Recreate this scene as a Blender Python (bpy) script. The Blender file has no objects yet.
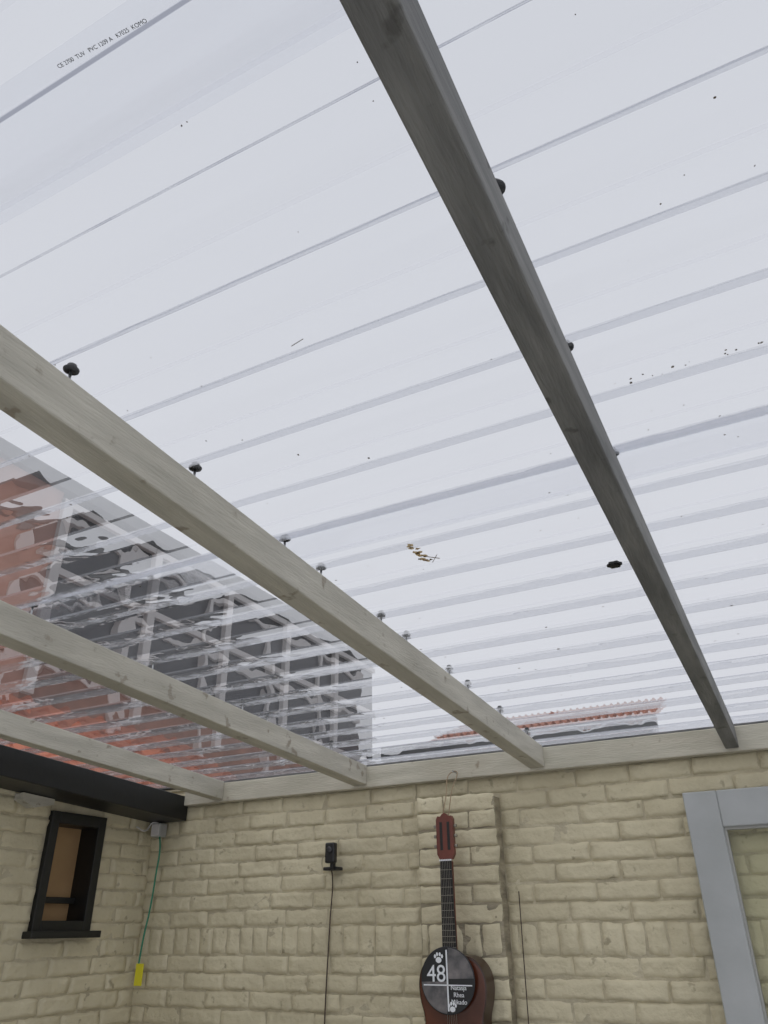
import bpy, bmesh, math, random
from mathutils import Vector, Matrix, noise
random.seed(7)
S = bpy.context.scene
S.view_settings.view_transform = 'Standard'
ZC = 1.55          # eye height above floor
SL = -0.0537       # roof pitch falling towards the back wall
def zr(z0, y): return ZC + z0 + SL*(y-3.2)

# ------------------------------------------------------------ materials
def mat(name, base, rough=.7, var=None, scale=8, bump=0, bscale=40, stretch=(1,1,1), metal=0, spots=None, transl=0, grime=None):
    m = bpy.data.materials.new(name); m.use_nodes = True
    nt = m.node_tree; N = nt.nodes; L = nt.links
    b = N['Principled BSDF']; b.inputs['Base Color'].default_value = (*base, 1)
    b.inputs['Roughness'].default_value = rough; b.inputs['Metallic'].default_value = metal
    tc = N.new('ShaderNodeTexCoord'); mp = N.new('ShaderNodeMapping')
    mp.inputs['Scale'].default_value = stretch; L.new(tc.outputs['Object'], mp.inputs[0])
    col = None
    if var:
        n = N.new('ShaderNodeTexNoise'); n.inputs['Scale'].default_value = scale; n.inputs['Detail'].default_value = 6
        L.new(mp.outputs[0], n.inputs['Vector'])
        r = N.new('ShaderNodeValToRGB'); r.color_ramp.elements[0].position = .35; r.color_ramp.elements[1].position = .68
        r.color_ramp.elements[0].color = (*var, 1); r.color_ramp.elements[1].color = (*base, 1)
        L.new(n.outputs['Fac'], r.inputs[0]); col = r.outputs[0]
    for sp_ in ([spots] if spots else []) + ([grime] if grime else []):
        sc, sp, th = sp_[:3]; wd = sp_[3] if len(sp_)>3 else .06; mxv = sp_[4] if len(sp_)>4 else .8
        n = N.new('ShaderNodeTexNoise'); n.inputs['Scale'].default_value = sc; n.inputs['Detail'].default_value = 5
        L.new(tc.outputs['Object'], n.inputs['Vector'])
        r = N.new('ShaderNodeValToRGB'); r.color_ramp.elements[0].position = th; r.color_ramp.elements[1].position = th+wd
        r.color_ramp.elements[0].color = (0,0,0,1); r.color_ramp.elements[1].color = (mxv,mxv,mxv,1)
        L.new(n.outputs['Fac'], r.inputs[0])
        mx = N.new('ShaderNodeMix'); mx.data_type = 'RGBA'
        L.new(r.outputs[0], mx.inputs[0])
        if col: L.new(col, mx.inputs[6])
        else: mx.inputs[6].default_value = (*base, 1)
        mx.inputs[7].default_value = (*sp, 1); col = mx.outputs[2]
    if col: L.new(col, b.inputs['Base Color'])
    if bump:
        n = N.new('ShaderNodeTexNoise'); n.inputs['Scale'].default_value = bscale; n.inputs['Detail'].default_value = 5
        L.new(mp.outputs[0], n.inputs['Vector'])
        bp = N.new('ShaderNodeBump'); bp.inputs['Strength'].default_value = bump; bp.inputs['Distance'].default_value = .01
        L.new(n.outputs['Fac'], bp.inputs['Height']); L.new(bp.outputs[0], b.inputs['Normal'])
    if transl:
        tl = N.new('ShaderNodeBsdfTranslucent')
        if col: L.new(col, tl.inputs[0])
        else: tl.inputs[0].default_value = (*base,1)
        ms = N.new('ShaderNodeMixShader'); ms.inputs[0].default_value = transl
        L.new(b.outputs[0], ms.inputs[1]); L.new(tl.outputs[0], ms.inputs[2]); L.new(ms.outputs[0], N['Material Output'].inputs[0])
    return m

def clear_mat(name, tint, milk=.04, refl=.3, refr=0.0, rior=1.08, streak=0.0, bd=.02):
    m = bpy.data.materials.new(name); m.use_nodes = True
    nt = m.node_tree; N = nt.nodes; L = nt.links; N.remove(N['Principled BSDF']); out = N['Material Output']
    tr = N.new('ShaderNodeBsdfTransparent'); tr.inputs[0].default_value = (*tint, 1)
    base = tr.outputs[0]
    tc = N.new('ShaderNodeTexCoord')
    if refr > 0:
        rf = N.new('ShaderNodeBsdfRefraction'); rf.inputs['Color'].default_value = (*tint, 1)
        rf.inputs['Roughness'].default_value = 0.0; rf.inputs['IOR'].default_value = rior
        mp = N.new('ShaderNodeMapping'); mp.inputs['Scale'].default_value = (11, 20, 1)
        L.new(tc.outputs['Object'], mp.inputs[0])
        n = N.new('ShaderNodeTexNoise'); n.inputs['Scale'].default_value = 1; n.inputs['Detail'].default_value = 1
        L.new(mp.outputs[0], n.inputs['Vector'])
        bp = N.new('ShaderNodeBump'); bp.inputs['Strength'].default_value = 1; bp.inputs['Distance'].default_value = bd
        L.new(n.outputs['Fac'], bp.inputs['Height']); L.new(bp.outputs[0], rf.inputs['Normal'])
        mx = N.new('ShaderNodeMixShader'); mx.inputs[0].default_value = refr
        L.new(base, mx.inputs[1]); L.new(rf.outputs[0], mx.inputs[2]); base = mx.outputs[0]
    if milk > 0:
        tl = N.new('ShaderNodeBsdfTranslucent'); tl.inputs[0].default_value = (.9, .92, .95, 1)
        mx = N.new('ShaderNodeMixShader'); mx.inputs[0].default_value = milk
        if streak > 0:
            mp = N.new('ShaderNodeMapping'); mp.inputs['Scale'].default_value = (1.5, 12, 1)
            L.new(tc.outputs['Object'], mp.inputs[0])
            n = N.new('ShaderNodeTexNoise'); n.inputs['Scale'].default_value = 1.5; n.inputs['Detail'].default_value = 6
            L.new(mp.outputs[0], n.inputs['Vector'])
            mr = N.new('ShaderNodeMapRange'); mr.inputs[1].default_value = .35; mr.inputs[2].default_value = .75
            mr.inputs[3].default_value = milk; mr.inputs[4].default_value = milk+streak
            L.new(n.outputs['Fac'], mr.inputs[0]); L.new(mr.outputs[0], mx.inputs[0])
        L.new(base, mx.inputs[1]); L.new(tl.outputs[0], mx.inputs[2]); base = mx.outputs[0]
    if refl > 0:
        gl = N.new('ShaderNodeBsdfGlossy'); gl.inputs['Roughness'].default_value = .08
        lw = N.new('ShaderNodeLayerWeight'); lw.inputs[0].default_value = .5
        pw = N.new('ShaderNodeMath'); pw.operation = 'POWER'; pw.inputs[1].default_value = 5
        ml = N.new('ShaderNodeMath'); ml.operation = 'MULTIPLY_ADD'; ml.inputs[1].default_value = refl; ml.inputs[2].default_value = .015
        L.new(lw.outputs['Facing'], pw.inputs[0]); L.new(pw.outputs[0], ml.inputs[0])
        m2 = N.new('ShaderNodeMixShader'); L.new(ml.outputs[0], m2.inputs[0]); L.new(base, m2.inputs[1]); L.new(gl.outputs[0], m2.inputs[2])
        base = m2.outputs[0]
    L.new(base, out.inputs[0])
    return m

M_brick = mat('painted_brick', (.65,.59,.42), .75, var=(.55,.495,.345), scale=4, bump=.7, bscale=38, spots=(22,(.32,.28,.19),.66), grime=(1.6,(.42,.37,.24),.46,.3,.6))
M_mortar = mat('painted_mortar', (.56,.505,.365), .85, var=(.41,.365,.26), scale=9, bump=.7, bscale=60)
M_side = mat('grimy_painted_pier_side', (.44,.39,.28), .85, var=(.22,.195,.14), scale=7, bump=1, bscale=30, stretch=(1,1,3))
M_raft = mat('cream_beam_paint', (.55,.525,.45), .6, var=(.42,.40,.34), scale=4, bump=.3, bscale=25, stretch=(8,1,8), spots=(20,(.24,.20,.15),.63), grime=(2.5,(.36,.34,.28),.5,.2,.5))
M_raftd = mat('shaded_grey_beam_paint', (.23,.23,.22), .7, var=(.13,.132,.13), scale=4, bump=.35, bscale=25, stretch=(8,1,8), spots=(20,(.08,.08,.075),.63))  # darker beam paint for one rafter; its backlit shade is put into the colour
M_ledger = mat('ledger_paint', (.57,.54,.45), .6, var=(.45,.43,.35), scale=4, bump=.3, bscale=25, stretch=(1,8,8), spots=(13,(.16,.10,.06),.66), grime=(2.5,(.38,.35,.27),.5,.2,.5))
M_black = mat('black_paint', (.008,.009,.009), .45, bump=.1)
M_blackp = mat('black_plastic', (.012,.012,.014), .4)
M_greyd = mat('grey_door_paint', (.42,.435,.44), .45, var=(.35,.365,.365), scale=4, bump=.08)
M_floor = mat('concrete_paving', (.42,.41,.38), .85, var=(.3,.29,.27), scale=5, bump=.3)
M_screw = mat('steel_screw', (.45,.46,.47), .35, metal=1)
M_cap = mat('rubber_screw_cap', (.006,.007,.009), .6)
M_lead = mat('lead_flashing', (.10,.105,.11), .6, var=(.2,.2,.2), scale=6)
M_neighb = mat('red_brick', (.40,.215,.165), .8, var=(.29,.15,.11), scale=3)
M_neighd = mat('brown_brick', (.26,.14,.105), .8, var=(.15,.085,.065), scale=3)
M_white = mat('white_window_paint', (.56,.54,.53), .5)
M_dglass = mat('dark_window_glass', (.035,.035,.04), .2)
M_tile = mat('orange_roof_tile', (.60,.21,.12), .7, var=(.30,.11,.07), scale=2)
M_tile2 = mat('faded_roof_tile', (.50,.24,.17), .8, var=(.38,.19,.14), scale=2)
M_dark = mat('dark_slate', (.06,.065,.07), .7, var=(.1,.1,.1), scale=4)
M_tan = mat('tan_board', (.42,.27,.13), .7, var=(.34,.21,.10), scale=5)
M_green = mat('green_cable_sheath', (.03,.22,.13), .5)
M_yellow = mat('yellow_tag', (.75,.68,.03), .5)
M_greyp = mat('grey_plastic', (.35,.35,.33), .5)
M_cable = mat('brown_cable', (.06,.04,.03), .6)
M_string = mat('twine', (.30,.22,.14), .8)
M_gbody = mat('sunburst_wood', (.15,.045,.022), .25, var=(.06,.018,.010), scale=4)
M_gedge = mat('guitar_sides', (.04,.017,.010), .3)
M_ghead = mat('mahogany_headstock', (.17,.045,.03), .35, var=(.11,.03,.02), scale=12)
M_fb = mat('fretboard_ebony', (.012,.011,.011), .45)
M_fret = mat('fret_wire', (.30,.28,.24), .4, metal=1)
M_vinyl = mat('black_disc', (.012,.013,.016), .35)
M_photo = mat('disc_picture', (.02,.028,.035), .4, var=(.22,.20,.20), scale=16)
M_wpr = mat('white_print', (.75,.77,.8), .6)
M_leaf = mat('leaf_dirt', (.10,.07,.05), .8, var=(.2,.15,.09), scale=80)
M_leaf2 = mat('dead_leaf', (.60,.48,.28), .8, var=(.22,.15,.08), scale=70, transl=.6)
M_pvc = clear_mat('clear_pvc_sheet', (.945,.95,.965), milk=.02, refl=.18, refr=.5, rior=1.045, streak=.06, bd=.020)
M_pvc0 = clear_mat('clear_pvc_sheet_flat', (.945,.95,.965), milk=.05, refl=.22, streak=.14)
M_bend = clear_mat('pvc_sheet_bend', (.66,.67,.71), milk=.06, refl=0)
M_bendl = clear_mat('pvc_bend_highlight', (.92,.925,.945), milk=.16, refl=0)  # extra milk paints a bright highlight band along the ridges
M_glass = clear_mat('pane_glass', (.93,.94,.91), milk=.0, refl=.4)

# ------------------------------------------------------------ mesh helpers
def new_obj(name, me, mats, parent=None, smooth=False):
    o = bpy.data.objects.new(name, me); S.collection.objects.link(o)
    for m in (mats if isinstance(mats, (list, tuple)) else [mats]): me.materials.append(m)
    if smooth:
        for p in me.polygons: p.use_smooth = True
    if parent: o.parent = parent
    return o
def mesh(name, V, F, mats, parent=None, smooth=False, mi=None):
    me = bpy.data.meshes.new(name); me.from_pydata([tuple(v) for v in V], [], F); me.update()
    o = new_obj(name, me, mats, parent, smooth)
    if mi:
        for p, i in zip(me.polygons, mi): p.material_index = i
    return o
BF = [(0,3,2,1),(4,5,6,7),(0,1,5,4),(1,2,6,5),(2,3,7,6),(3,0,4,7)]
def boxv(x0,x1,y0,y1,z0,z1): return [(x0,y0,z0),(x1,y0,z0),(x1,y1,z0),(x0,y1,z0),(x0,y0,z1),(x1,y0,z1),(x1,y1,z1),(x0,y1,z1)]
def box(name,x0,x1,y0,y1,z0,z1,m,parent=None,bev=0.004,slope=False):
    V = boxv(x0,x1,y0,y1,z0,z1)
    if slope: V = [(x,y,z+SL*(y-3.2)) for x,y,z in V]
    o = mesh(name,V,BF,m,parent)
    if bev:
        b = o.modifiers.new('b','BEVEL'); b.width = bev; b.segments = 2
    return o
def multibox(name, boxes, m, parent=None, bev=0):
    V=[];F=[]
    for b in boxes:
        k=len(V); V+=boxv(*b); F+=[tuple(i+k for i in f) for f in BF]
    o = mesh(name,V,F,m,parent)
    if bev:
        b = o.modifiers.new('b','BEVEL'); b.width = bev; b.segments = 2
    return o
def empty(name, loc=(0,0,0)):
    e = bpy.data.objects.new(name,None); e.location = loc; e.empty_display_size=.1; S.collection.objects.link(e); return e
def tube(name, pts, rad, m, parent=None, cyc=False):
    cu = bpy.data.curves.new(name,'CURVE'); cu.dimensions='3D'; cu.bevel_depth=rad; cu.bevel_resolution=2
    sp = cu.splines.new('BEZIER'); sp.bezier_points.add(len(pts)-1)
    for p,c in zip(sp.bezier_points,pts): p.co=c; p.handle_left_type=p.handle_right_type='AUTO'
    sp.use_cyclic_u=cyc; cu.use_fill_caps=True
    tmp = bpy.data.objects.new(name+'_c',cu); S.collection.objects.link(tmp)
    dg = bpy.context.evaluated_depsgraph_get(); me = bpy.data.meshes.new_from_object(tmp.evaluated_get(dg))
    bpy.data.objects.remove(tmp); bpy.data.curves.remove(cu); me.name=name
    me.materials.clear()
    return new_obj(name, me, m, parent, True)
def lathe(prof, n=20):
    V=[];F=[]
    for r,z in prof:
        for i in range(n):
            a=2*math.pi*i/n; V.append((r*math.cos(a),r*math.sin(a),z))
    for j in range(len(prof)-1):
        for i in range(n):
            F.append((j*n+i,j*n+(i+1)%n,(j+1)*n+(i+1)%n,(j+1)*n+i))
    F.append(tuple(range(n))[::-1]); F.append(tuple(range((len(prof)-1)*n,len(prof)*n)))
    return V,F
def text(name, s, size, loc, rot, m, parent=None, align='CENTER', ext=.0006, sp=1.0):
    cu = bpy.data.curves.new(name,'FONT'); cu.body=s; cu.size=size; cu.extrude=ext; cu.align_x=align; cu.align_y='CENTER'; cu.space_line=sp
    tmp = bpy.data.objects.new(name+'_c',cu); S.collection.objects.link(tmp)
    dg = bpy.context.evaluated_depsgraph_get(); me = bpy.data.meshes.new_from_object(tmp.evaluated_get(dg))
    bpy.data.objects.remove(tmp); me.name=name; me.materials.clear()
    o = new_obj(name, me, m, parent); o.location=loc; o.rotation_euler=rot; return o

# ------------------------------------------------------------ brick walls
def brick_wall(name, to3, U0, U1, Z0, Z1, holes=(), rowlock=None, pil=None, back=.2, seed=1, pitch=.069, blen=.232):
    """to3(u,z,d): d = distance proud of mortar plane."""
    rnd = random.Random(seed); V=[];F=[];MI=[]
    def quadgrid(u0,u1,z0,z1,d0):
        j=.006; nu=max(3,int((u1-u0)/.025)); nz=4
        g=.0085
        u0+=g/2;u1-=g/2;z0+=g/2;z1-=g/2
        if u1-u0<.012: return
        c=[rnd.uniform(-j,j)*.5 for _ in range(4)]; dep=.0062+rnd.uniform(-.003,.004); tilt=rnd.uniform(-.004,.004); tz=rnd.uniform(-.002,.002)
        base=len(V); s=rnd.uniform(0,100)
        zz=[z0-.0015,z0+.004]+[z0+(z1-z0)*k/nz for k in range(1,nz)]+[z1-.004,z1+.0015]
        uu=[u0-.0015,u0+.004]+[u0+(u1-u0)*k/nu for k in range(1,nu)]+[u1-.004,u1+.0015]
        for a,z in enumerate(zz):
            for b,u in enumerate(uu):
                edge = a in(0,len(zz)-1) or b in(0,len(uu)-1)
                n1=noise.noise(Vector((u*30+s,z*30,seed))); n2=noise.noise(Vector((u*22,z*26+s,seed+9)))
                fu=(u-u0)/(u1-u0); fz=(z-z0)/(z1-z0)
                dz = n1*.0065 + c[0]*(1-fu)+c[1]*fu; du=n2*.006
                d = d0 + (-.0015 if edge else dep + n2*.007 + tilt*(fu-.5)*2+tz*(fz-.5)*2)
                V.append(to3(u+du,z+dz,d))
        W=len(uu)
        for a in range(len(zz)-1):
            for b in range(W-1):
                i=base+a*W+b; F.append((i,i+1,i+W+1,i+W)); MI.append(0)
    def course(u0,u1,z0,z1,off,length,d0=0):
        u=u0-off
        while u<u1:
            l=length*rnd.uniform(.92,1.08)
            a=max(u,u0); b=min(u+l,u1)
            if b-a>.03:
                segs=[(a,b)]
                for (h0,h1,g0,g1) in holes:
                    if z1>g0+.01 and z0<g1-.01:
                        ns=[]
                        for p,q in segs:
                            if q<=h0 or p>=h1: ns.append((p,q))
                            else:
                                if p<h0: ns.append((p,h0))
                                if q>h1: ns.append((h1,q))
                        segs=ns
                for p,q in segs:
                    if q-p>.02: quadgrid(p,q,z0,z1,d0)
            u+=l
    z=Z0;k=0;did=False
    while z<Z1-.01:
        if rowlock and not did and z>=rowlock-.035:
            h=.112; ln=.078; did=True
        else: h=pitch; ln=blen
        z1=min(z+h,Z1)
        segs=[(U0,U1,0)]
        if pil and z1<=pil[2]+.02:
            segs=[(U0,pil[0],0),(pil[0],pil[1],pil[3]),(pil[1],U1,0)]
        for (a,b,d0) in segs:
            if d0 and ln>.1:   # pier: stretcher + header, alternating, slightly ragged edges
                m_=a+(b-a)*(.66 if k%2 else .34)
                quadgrid(a-rnd.uniform(0,.009),m_,z,z1,d0); quadgrid(m_,b+rnd.uniform(0,.009),z,z1,d0)
            else:
                course(a,b,z,z1,(ln/2 if k%2 else 0)+rnd.uniform(0,.02),ln,d0)
        z=z1;k+=1
    def addbox(u0,u1,z0,z1,d0,d1,mi=1):
        b=len(V)
        P=[(u0,z0,d0),(u1,z0,d0),(u1,z0,d1),(u0,z0,d1),(u0,z1,d0),(u1,z1,d0),(u1,z1,d1),(u0,z1,d1)]
        V.extend(to3(*p) for p in P); F.extend(tuple(i+b for i in f) for f in BF); MI.extend([mi]*6)
    if holes:
        h0,h1,g0,g1=holes[0]
        addbox(U0,h0,Z0,Z1,-back,0); addbox(h1,U1,Z0,Z1,-back,0); addbox(h0,h1,Z0,g0,-back,0)
        if g1<Z1: addbox(h0,h1,g1,Z1,-back,0)
    else: addbox(U0,U1,Z0,Z1,-back,0)
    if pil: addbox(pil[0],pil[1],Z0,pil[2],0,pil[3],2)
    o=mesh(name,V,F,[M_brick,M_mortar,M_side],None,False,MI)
    for p in o.data.polygons:
        if p.material_index==0: p.use_smooth=True
    bm=bmesh.new(); bm.from_mesh(o.data); bmesh.ops.recalc_face_normals(bm,faces=[f for f in bm.faces if f.material_index!=0]); bm.to_mesh(o.data); bm.free()
    return o
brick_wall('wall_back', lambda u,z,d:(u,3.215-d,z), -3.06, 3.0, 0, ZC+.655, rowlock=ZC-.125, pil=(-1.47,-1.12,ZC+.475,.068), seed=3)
brick_wall('wall_left', lambda u,z,d:(-3.03+d,u,z), -1.5, 3.215, 0, ZC+.60, holes=[(2.54,2.865,ZC-.005,ZC+.485)], seed=5)
mesh('floor',[(-3.3,-1.6,0),(3.0,-1.6,0),(3.0,3.4,0),(-3.3,3.4,0)],[(0,1,2,3)],M_floor)

# ------------------------------------------------------------ timber
TOP=.655
for i,(a,b,m) in enumerate([(-.198,-.150,M_raftd),(-.960,-.895,M_raft),(-1.80,-1.730,M_raft),(-2.61,-2.55,M_raft),(.60,.65,M_raft),(1.4,1.45,M_raft),(2.2,2.25,M_raft)]):
    box('roof_rafter',a,b,-1.5,3.165,ZC+.570,ZC+TOP,m,slope=True,bev=.003)
box('wall_ledger_beam',-2.80,3.0,3.165,3.203,ZC+.560,ZC+.652,M_ledger)
box('black_gutter_beam',-3.012,-2.80,-1.5,3.2,ZC+.490,ZC+.605,M_black,slope=True)
box('lead_flashing',-3.1,3.0,3.205,3.42,ZC+.661,ZC+.668,M_lead,None,0)
V=[(-3.018,2.33,ZC+.532),(-3.018,2.50,ZC+.524),(-3.018,2.50,ZC+.500),(-3.018,2.40,ZC+.478),(-3.018,2.33,ZC+.505)]
V=V+[(-2.965,y,z) for _,y,z in V]
mesh('wooden_bracket',V,[(0,1,2,3,4),(9,8,7,6,5)]+[(i,(i+1)%5,5+(i+1)%5,5+i) for i in range(5)],M_raft)

# ------------------------------------------------------------ corrugated clear roof
P=.161; Y0=.645; RH=.034
def sheet(name,ya,yb,dz,pm,xa=-3.2,xb=3.0):
    k=math.floor((ya-Y0)/P)-1
    seq=[]
    while True:
        c=Y0+k*P
        if c-.06>yb: break
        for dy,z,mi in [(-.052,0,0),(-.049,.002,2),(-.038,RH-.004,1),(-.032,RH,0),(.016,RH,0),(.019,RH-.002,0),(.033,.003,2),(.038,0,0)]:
            seq.append((c+dy,z,mi))
        k+=1
    seq=[s for s in seq if ya<=s[0]<=yb]
    seq=[(ya,0,0)]+seq+[(yb,0,0)]
    xs=[xa+(xb-xa)*i/12 for i in range(13)]
    V=[];F=[];MI=[]
    for y,z,m in seq:
        for x in xs: V.append((x,y,zr(TOP+.001+z+dz,y)))
    n=len(xs)
    for j in range(len(seq)-1):
        for i in range(n-1):
            a=j*n+i; F.append((a,a+n,a+n+1,a+1)); MI.append(seq[j][2])
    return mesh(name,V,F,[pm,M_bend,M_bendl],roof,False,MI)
roof=empty('corrugated_clear_roof')
sheet('sheet_1',-1.5,.375,.002,M_pvc0)
sheet('sheet_2',.25,1.335,0,M_pvc)
sheet('sheet_3',1.225,3.38,.002,M_pvc)

# roof screws
def screw(x,k):
    y=Y0+k*P; e=empty('roofing_screw',(x,y,zr(TOP+RH+.005,y)))
    V,F=lathe([(.0130,0),(.0135,.003),(.0115,.005),(.0085,.007),(.008,.012),(.005,.014)],16)
    mesh('cap',V,F,M_cap,e,True)
    V,F=lathe([(.0025,-RH-.012),(.0028,-.001)],10); mesh('shank',V,F,M_screw,e,True)
for k in (0,2,4,5,7,8,10,11,13,15): screw(-.922,k)
for k in (0,2,4): screw(-.163,k)
for k in (4,7,10,11,13,14): screw(-1.762,k)
e=empty('sealing_washer',(-.252,1.662,zr(TOP-.006,1.662)))
V=[];F=[];n=24
for z,rr in ((-.004,.009),(-.001,.016),(.004,.016),(.0065,.010)):
    for i in range(n):
        a=2*math.pi*i/n; r_=rr*(1+.12*math.cos(6*a)); V.append((r_*math.cos(a),r_*math.sin(a),z))
for j_ in range(3):
    for i in range(n): F.append((j_*n+i,j_*n+(i+1)%n,(j_+1)*n+(i+1)%n,(j_+1)*n+i))
F.append(tuple(range(n))[::-1]); F.append(tuple(range(3*n,4*n)))
mesh('plug',V,F,M_cap,e,False)

# leaf and litter on the sheet
def onroof(x,y,d=.006): return (x,y,zr(TOP+d,y))
V=[];F=[]
def blob(x,y,r,n=7,h=.003):
    b=len(V); c=onroof(x,y)
    rr=[r*random.uniform(.5,1.2) for _ in range(n)]
    for i in range(n):
        a=2*math.pi*i/n; V.append((c[0]+rr[i]*math.cos(a),c[1]+rr[i]*math.sin(a),c[2]+random.uniform(0,h)))
    V.append((c[0],c[1],c[2]+h)); 
    for i in range(n): F.append((b+i,b+(i+1)%n,b+n))
def twig(x0,y0,x1,y1,w=.0008):
    b=len(V); a=Vector(onroof(x0,y0)); c=Vector(onroof(x1,y1)); d=(c-a).normalized(); s=Vector((-d.y,d.x,0))*w
    for p in (a,c):
        V.extend([p+s,p-s,p+Vector((0,0,w*2))])
    F.extend([(b,b+1,b+4,b+3),(b+1,b+2,b+5,b+4),(b+2,b,b+3,b+5)])
for _ in range(16): blob(-.645+random.uniform(-.012,.012),1.435+random.uniform(-.05,.045),.0075)
mesh('dead_leaf',V,F,M_leaf2)
V=[];F=[]
for _ in range(4): blob(-.643+random.uniform(-.014,.014),1.435+random.uniform(-.04,.04),.004)
twig(-.645,1.445,-.612,1.475); twig(-.635,1.485,-.61,1.455); twig(-.535,.735,-.51,.73,.0006); twig(-.51,.10,-.48,.09,.0006)
for _ in range(360):
    x=random.uniform(-2.6,1.1); y=random.uniform(.15,3.0); blob(x,y,random.uniform(.0008,.0018+.0013*y),5,.001)
for _ in range(60):
    x=random.uniform(-.12,.7); y=Y0+.161*random.choice([3,3,3,6,1])+random.uniform(-.085,-.07); blob(x,y,random.uniform(.001,.0033),5,.001)
mesh('leaf_litter',V,F,M_leaf)
text('sheet_print_marking','CE 2700  TUV   PVC 1209 A   K7025  KOMO', .0062,onroof(-.462,.268,-.0015),(math.pi+.0537,0,math.radians(4)),M_blackp,roof,ext=.0001)

# ------------------------------------------------------------ left window
w=empty('window_1',(-3.03,2.70,ZC+.24))
def wb(n,x0,x1,y0,y1,z0,z1,m,bev=.003):
    o=box(n,x0,x1,y0,y1,z0,z1,m,None,bev); o.parent=w; o.matrix_parent_inverse=Matrix.Translation(-Vector(w.location)); return o
yA,yB,zA,zB=2.54,2.865,ZC-.005,ZC+.485
wb('frame_left',-3.14,-3.005,yA,yA+.045,zA,zB,M_black); wb('frame_right',-3.14,-3.005,yB-.045,yB,zA,zB,M_black)
wb('frame_top',-3.14,-3.005,yA+.045,yB-.045,zB-.05,zB,M_black); wb('frame_bottom',-3.14,-3.005,yA+.045,yB-.045,zA,zA+.05,M_black)
wb('sash_bar',-3.12,-3.085,yA+.045,yB-.045,zA+.12,zA+.145,M_black)
wb('board',-3.13,-3.12,yA+.04,yB-.04,zA+.04,zB-.04,M_tan,0)
wb('sill',-3.06,-2.965,yA-.03,yB+.03,zA-.018,zA+.010,M_black)

# ------------------------------------------------------------ door leaning on wall
d=empty('door_1',(0,0,0)); fy0,fy1=3.145,3.185
x0,x1,z1,st=-.38,.475,ZC+.428,.118
box('stile_left',x0,x0+st,fy0,fy1,.02,z1,M_greyd,d); box('stile_right',x1-st,x1,fy0,fy1,.02,z1,M_greyd,d)
box('rail_top',x0+st,x1-st,fy0,fy1,z1-.125,z1,M_greyd,d); box('rail_bottom',x0+st,x1-st,fy0,fy1,.02,.27,M_greyd,d)
multibox('glazing_bead',[(x0+st,x0+st+.009,fy0+.012,fy1,.27,z1-.125),(x1-st-.009,x1-st,fy0+.012,fy1,.27,z1-.125),(x0+st+.009,x1-st-.009,fy0+.012,fy1,z1-.134,z1-.125),(x0+st+.009,x1-st-.009,fy0+.012,fy1,.27,.279)],M_greyp,d)
box('pane',x0+st+.009,x1-st-.009,fy0+.022,fy0+.026,.279,z1-.134,M_glass,d,0)
multibox('foot',[(x0,x0+.1,fy0,fy1,0,.02),(x1-.1,x1,fy0,fy1,0,.02)],M_greyd,d)

# ------------------------------------------------------------ small black sensor with cable
s=empty('outdoor_sensor')
X,Z=-1.895,ZC+.288
box('housing',X-.024,X+.024,3.12,3.15,Z-.035,Z+.048,M_blackp,s,.006)
box('wall_bracket',X-.05,X+.02,3.15,3.21,Z-.062,Z-.048,M_blackp,s,.003)
box('arm',X-.008,X+.008,3.14,3.165,Z-.06,Z-.02,M_blackp,s,.002)
V,F=lathe([(.014,0),(.014,.004),(.009,.006)],16)
o=mesh('lens',V,F,M_dglass,s,True); o.rotation_euler=(math.pi/2,0,0); o.location=(X,3.12,Z+.018)
tube('cable',[(X-.02,3.17,Z-.05),(X-.022,3.188,Z-.09),(X-.034,3.195,Z-.25),(X-.05,3.195,Z-.6),(X-.055,3.195,Z-1.2),(X-.055,3.195,.02)],.003,M_cable,s)

# junction box, green cable, tag
j=empty('junction_box_with_cable')
box('box',-2.985,-2.925,3.15,3.203,ZC+.42,ZC+.485,M_greyp,j,.006)
box('lid',-2.98,-2.93,3.145,3.15,ZC+.425,ZC+.48,M_white,j,.002)
tube('green_cable',[(-2.93,3.16,ZC+.42),(-2.91,3.15,ZC+.36),(-2.925,3.16,ZC+.25),(-2.945,3.17,ZC+.10),(-2.965,3.17,ZC-.03),(-2.975,3.17,ZC-.15)],.0045,M_green,j)
tube('white_cable',[(-2.95,3.16,ZC+.485),(-2.98,3.15,ZC+.487),(-2.99,3.12,ZC+.45),(-2.99,3.05,ZC+.46)],.004,M_white,j)
box('tag',-2.985,-2.94,3.165,3.17,ZC-.225,ZC-.135,M_yellow,j,.001)
tube('thin_wire',[(-1.06,3.185,ZC+.12),(-1.065,3.185,ZC-.2),(-1.07,3.185,ZC-.6),(-1.07,3.185,.01)],.0022,M_cable)

# ------------------------------------------------------------ guitar
g=empty('acoustic_guitar',(-1.300,3.132,ZC)); 
prof=[(0,.0),(.055,.0),(.095,-.012),(.124,-.045),(.135,-.09),(.131,-.14),(.118,-.185),(.115,-.22),(.132,-.265),(.160,-.31),(.175,-.36),(.175,-.405),(.158,-.45),(.115,-.48),(.06,-.492),(0,-.495)]
def smoothp(P_,n=6):
    out=[]
    for i in range(len(P_)-1):
        p0=P_[max(i-1,0)];p1=P_[i];p2=P_[i+1];p3=P_[min(i+2,len(P_)-1)]
        for k in range(n):
            t=k/n; out.append(tuple(.5*((2*b)+(c-a)*t+(2*a-5*b+4*c-e)*t*t+(3*b-a-3*c+e)*t**3) for a,b,c,e in zip(p0,p1,p2,p3)))
    out.append(P_[-1]); return out
hp=smoothp(prof); outl=hp+[(-x,z) for x,z in hp[-2:0:-1]]
zt=-.095; n=len(outl)
def ring(s_,y): return [(x*s_, y, zt-.245+(z+.245)*s_) for x,z in outl]
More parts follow.
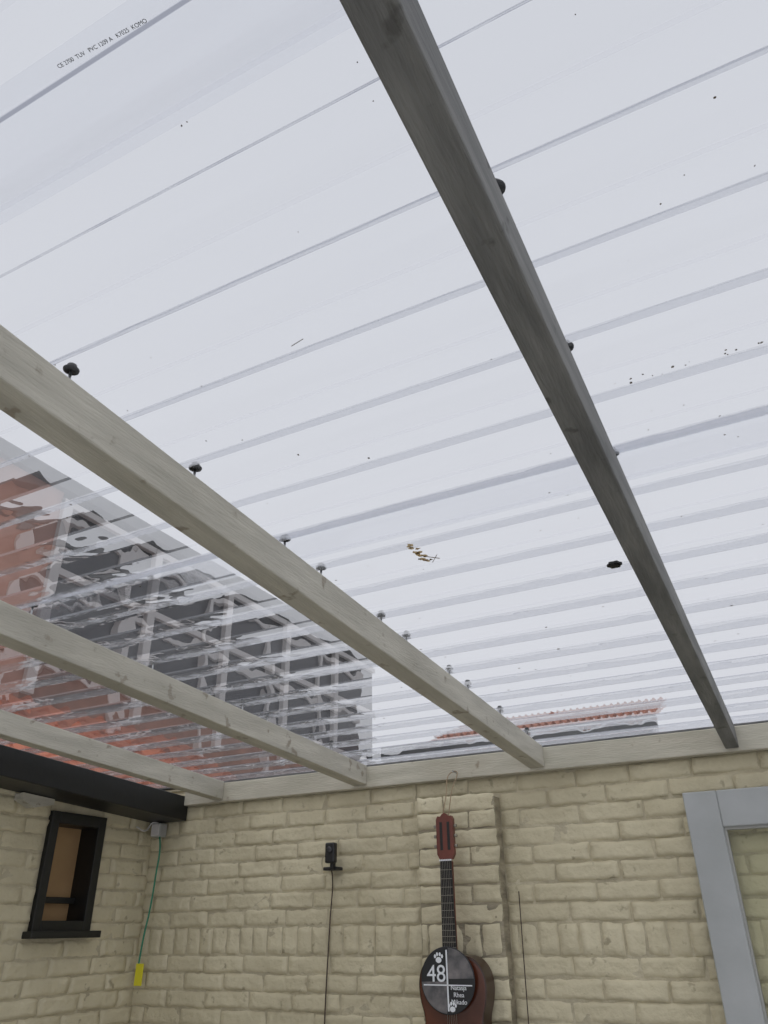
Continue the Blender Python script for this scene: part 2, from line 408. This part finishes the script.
V=ring(1,-.01)+ring(1,-.095); F=[(i,(i+1)%n,n+(i+1)%n,n+i) for i in range(n)]+[tuple(range(n))[::-1]]
mesh('sides_and_back',V,F,M_gedge,g)
V=ring(1,-.095)+ring(.965,-.0965)+ring(.93,-.0972); F=[];MI=[]
for a in (0,1):
    for i in range(n): F.append((a*n+i,a*n+(i+1)%n,(a+1)*n+(i+1)%n,(a+1)*n+i)); MI.append(a*0 if a else 1)
F.append(tuple(range(2*n,3*n))); MI.append(0)
mesh('soundboard',V,F,[M_gbody,M_gedge],g,False,MI)
box('neck',-.022,.022,-.095,-.07,zt-.01,.232,M_ghead,g,.006)
V=[(-.029,-.098,zt-.05),(.029,-.098,zt-.05),(.029,-.106,zt-.05),(-.029,-.106,zt-.05),(-.024,-.096,.235),(.024,-.096,.235),(.024,-.103,.235),(-.024,-.103,.235)]
mesh('fretboard',V,BF,M_fb,g)
fr=[]; nut=.232; scl=.60
for k in range(1,15):
    z=nut-scl*(1-2**(-k/12)); 
    if z<zt-.04: break
    hw=.024+.005*(nut-z)/.38; fr.append((-hw,hw,-.1075,-.1035,z-.001,z+.001))
multibox('frets',fr,M_fret,g)
multibox('nut',[(-.025,.025,-.107,-.10,.230,.236)],M_wpr,g)
multibox('strings',[(-.018+.0072*i-.0004,-.018+.0072*i+.0004,-.110,-.109,zt-.38,.236) for i in range(6)],M_fret,g)
multibox('bridge',[(-.085,.085,-.108,-.097,zt-.395,zt-.368)],M_fb,g,.003)
hs=[(.026,.236),(.037,.256),(.037,.385),(.030,.398),(.018,.396),(.010,.405),(0,.409)]
hs=hs+[(-x,z) for x,z in hs[-2::-1]]
nh=len(hs)
V=[(x,-.078,z) for x,z in hs]+[(x,-.098,z) for x,z in hs]; F=[(i,(i+1)%nh,nh+(i+1)%nh,nh+i) for i in range(nh)]+[tuple(range(nh))[::-1],tuple(range(nh,2*nh))]
mesh('headstock',V,F,M_ghead,g)
multibox('headstock_slots',[(-.022,-.010,-.0995,-.0975,.27,.375),(.010,.022,-.0995,-.0975,.27,.375)],M_fb,g,.001)
pg=[]
for sx in(-1,1):
    for z in (.285,.322,.359):
        pg.append((min(sx*.012,sx*.046),max(sx*.012,sx*.046),-.093,-.087,z-.003,z+.003)); pg.append((min(sx*.040,sx*.050),max(sx*.040,sx*.050),-.096,-.084,z-.006,z+.006))
multibox('tuning_pegs',pg,M_fret,g,.002)
RC=.108; zc_=-.172; yd=-.1135; DX=-.008
V,F=lathe([(RC-.002,0),(RC,.001),(RC,.003),(RC-.002,.004)],64)
dd=bpy.data.objects.new('name_disc_assembly',None); S.collection.objects.link(dd); dd.parent=g; dd.location=(DX,0,0)
o=mesh('name_disc',V,F,M_vinyl,dd); o.rotation_euler=(math.pi/2,0,0); o.location=(0,yd,zc_)
yq=yd-.0045
def quarter(nm,a0,a1,r,m,y):
    V=[(0.004*math.copysign(1,math.cos((a0+a1)/2)),y,zc_+.004*math.copysign(1,math.sin((a0+a1)/2)))]
    for i in range(17):
        a=a0+(a1-a0)*i/16; V.append((r*math.cos(a),y,zc_+r*math.sin(a)))
    return mesh(nm,V,[tuple(range(len(V)))],m,dd)
quarter('picture',.06,math.pi/2-.06,RC*.97,M_photo,yq)
quarter('picture_lower',math.pi+.06,math.pi*1.5-.06,RC*.97,M_photo,yq)
multibox('dividers',[(-.003,.003,yq-.001,yq,zc_-.097,zc_+.097),(-.097,.097,yq-.001,yq,zc_-.018,zc_-.014)],M_wpr,dd)
text('number','48',.078,(-.044,yq-.001,zc_+.018),(math.pi/2,0,0),M_wpr,dd)
text('names','Natasja\nRhea\nMikado',.021,(.043,yq-.001,zc_-.046),(math.pi/2,0,0),M_wpr,dd,sp=1.05)
def paw(nm,cx,cz,sc):
    V=[];F=[]
    for dx,dz,rx,rz in [(0,0,.011,.009),(-.013,.011,.004,.006),(-.005,.017,.004,.006),(.005,.017,.004,.006),(.013,.011,.004,.006)]:
        b=len(V)
        for i in range(14):
            a=2*math.pi*i/14; V.append((cx+(dx+rx*math.cos(a))*sc,yq-.0015,cz+(dz+rz*math.sin(a))*sc))
        F.append(tuple(range(b,b+14)))
    mesh(nm,V,F,M_wpr,dd)
paw('paw_print_1',-.032,zc_+.064,1.1); paw('paw_print_2',.016,zc_-.090,1.0)
tube('hanging_loop',[(-.012,-.085,.39),(.0,-.075,.46),(.014,-.002,.585),(.024,-.07,.48),(.014,-.085,.39)],.002,M_string,g)
multibox('nail',[(.012,.017,-.012,.036,.582,.587)],M_screw,g)

# ------------------------------------------------------------ neighbouring buildings
nb=empty('neighbour_house'); XF=-6.0
box('brick_facade',XF-3,XF,-4,4.45,0,ZC+3.98,M_neighb,nb,0)
box('extension_core',XF-3,XF-.08,4.45,11.2,0,ZC+3.75,M_dark,nb,0)
box('parapet',XF-3.1,XF+.08,-4,11.2,ZC+3.98,ZC+4.13,M_dark,nb,.01)
fr=[];gl=[]
y=4.45
while y<11.1:
    fr.append((XF-.05,XF+.05,y,y+.11,ZC+1.9,ZC+3.9)); gl.append((XF-.06,XF-.02,y+.11,y+1.35,ZC+1.9,ZC+3.98))
    y+=1.35
for z in (ZC+2.3,ZC+3.1,ZC+3.84): fr.append((XF-.05,XF+.04,4.45,11.2,z,z+.07))
multibox('brick_base',[(XF-.07,XF-.01,4.45,11.2,0,ZC+2.3)],M_neighd,nb)
multibox('window_frames',fr,M_white,nb); multibox('window_glass',gl,M_dglass,nb)
def tiled(name,p0,p1,p2,nx,nz,parent,m):
    p0,p1,p2=map(Vector,(p0,p1,p2)); a=p1-p0; b=p2-p0; nrm=a.cross(b).normalized(); nrm = nrm if nrm.z>0 else -nrm
    V=[];F=[]; R=nx*6; Q=nz*2
    for j in range(Q+1):
        for i in range(R+1):
            st=(1-(j%2))*.03
            V.append(p0+a*(i/R)+b*(((j+1)//2)/nz if j%2 else (j/2)/nz)+nrm*(.03*math.sin(2*math.pi*i/6)+st))
    for j in range(Q):
        for i in range(R): k=j*(R+1)+i; F.append((k,k+1,k+R+2,k+R+1))
    return mesh(name,V,F,m,parent)
tiled('lean_to_roof',(XF+1.6,-2,ZC+.95),(XF+1.6,6.6,ZC+.95),(XF+.05,-2,ZC+1.82),40,6,nb,M_tile)
ob=empty('tiled_outbuilding')
box('wall',-6.2,-1.7,12,15,0,ZC+2.62,M_white,ob,0)
box('eaves',-6.2,-1.6,11.85,12,ZC+2.5,ZC+2.74,M_dark,ob,0)
tiled('tile_roof',(-5.2,11.85,ZC+2.76),(-1.6,11.85,ZC+2.76),(-5.2,13.6,ZC+3.36),30,6,ob,M_tile2)

# ------------------------------------------------------------ light
W=bpy.data.worlds.new('overcast_sky'); S.world=W; W.use_nodes=True; nt=W.node_tree
bg=nt.nodes['Background']
tc=nt.nodes.new('ShaderNodeTexCoord'); sx=nt.nodes.new('ShaderNodeSeparateXYZ'); nt.links.new(tc.outputs['Generated'],sx.inputs[0])
rp=nt.nodes.new('ShaderNodeValToRGB'); rp.color_ramp.elements[0].color=(.755,.765,.805,1); rp.color_ramp.elements[0].position=0; rp.color_ramp.elements[1].color=(.65,.67,.72,1); rp.color_ramp.elements[1].position=1
nt.links.new(sx.outputs[2],rp.inputs[0]); nt.links.new(rp.outputs[0],bg.inputs[0]); bg.inputs[1].default_value=1.0
sd=bpy.data.lights.new('sun_fill','SUN'); sd.energy=.85; sd.angle=math.radians(80); sd.color=(1,.985,.96)  # soft sun added to brighten the walls; the overcast sky shows none
so=bpy.data.objects.new('sun_fill',sd); S.collection.objects.link(so); so.rotation_euler=(math.radians(30),0,math.radians(-20)); so.location=(0,-3,6)

# ------------------------------------------------------------ camera
pi_,ro,ya=.505,-.0135,-.4739
fw=Vector((math.sin(ya)*math.cos(pi_),math.cos(ya)*math.cos(pi_),math.sin(pi_)))
rt=Vector((math.cos(ya),-math.sin(ya),0)); up=rt.cross(fw)
r=rt*math.cos(ro)+up*math.sin(ro); u=-rt*math.sin(ro)+up*math.cos(ro)
cam=bpy.data.cameras.new('camera'); co=bpy.data.objects.new('camera',cam); S.collection.objects.link(co)
cam.sensor_fit='VERTICAL'; cam.sensor_height=36; cam.lens=752.3/1024*36; cam.clip_start=.02
Mx=Matrix((r,u,-fw)).transposed().to_4x4(); Mx.translation=Vector((0,0,ZC)); co.matrix_world=Mx
S.camera=co
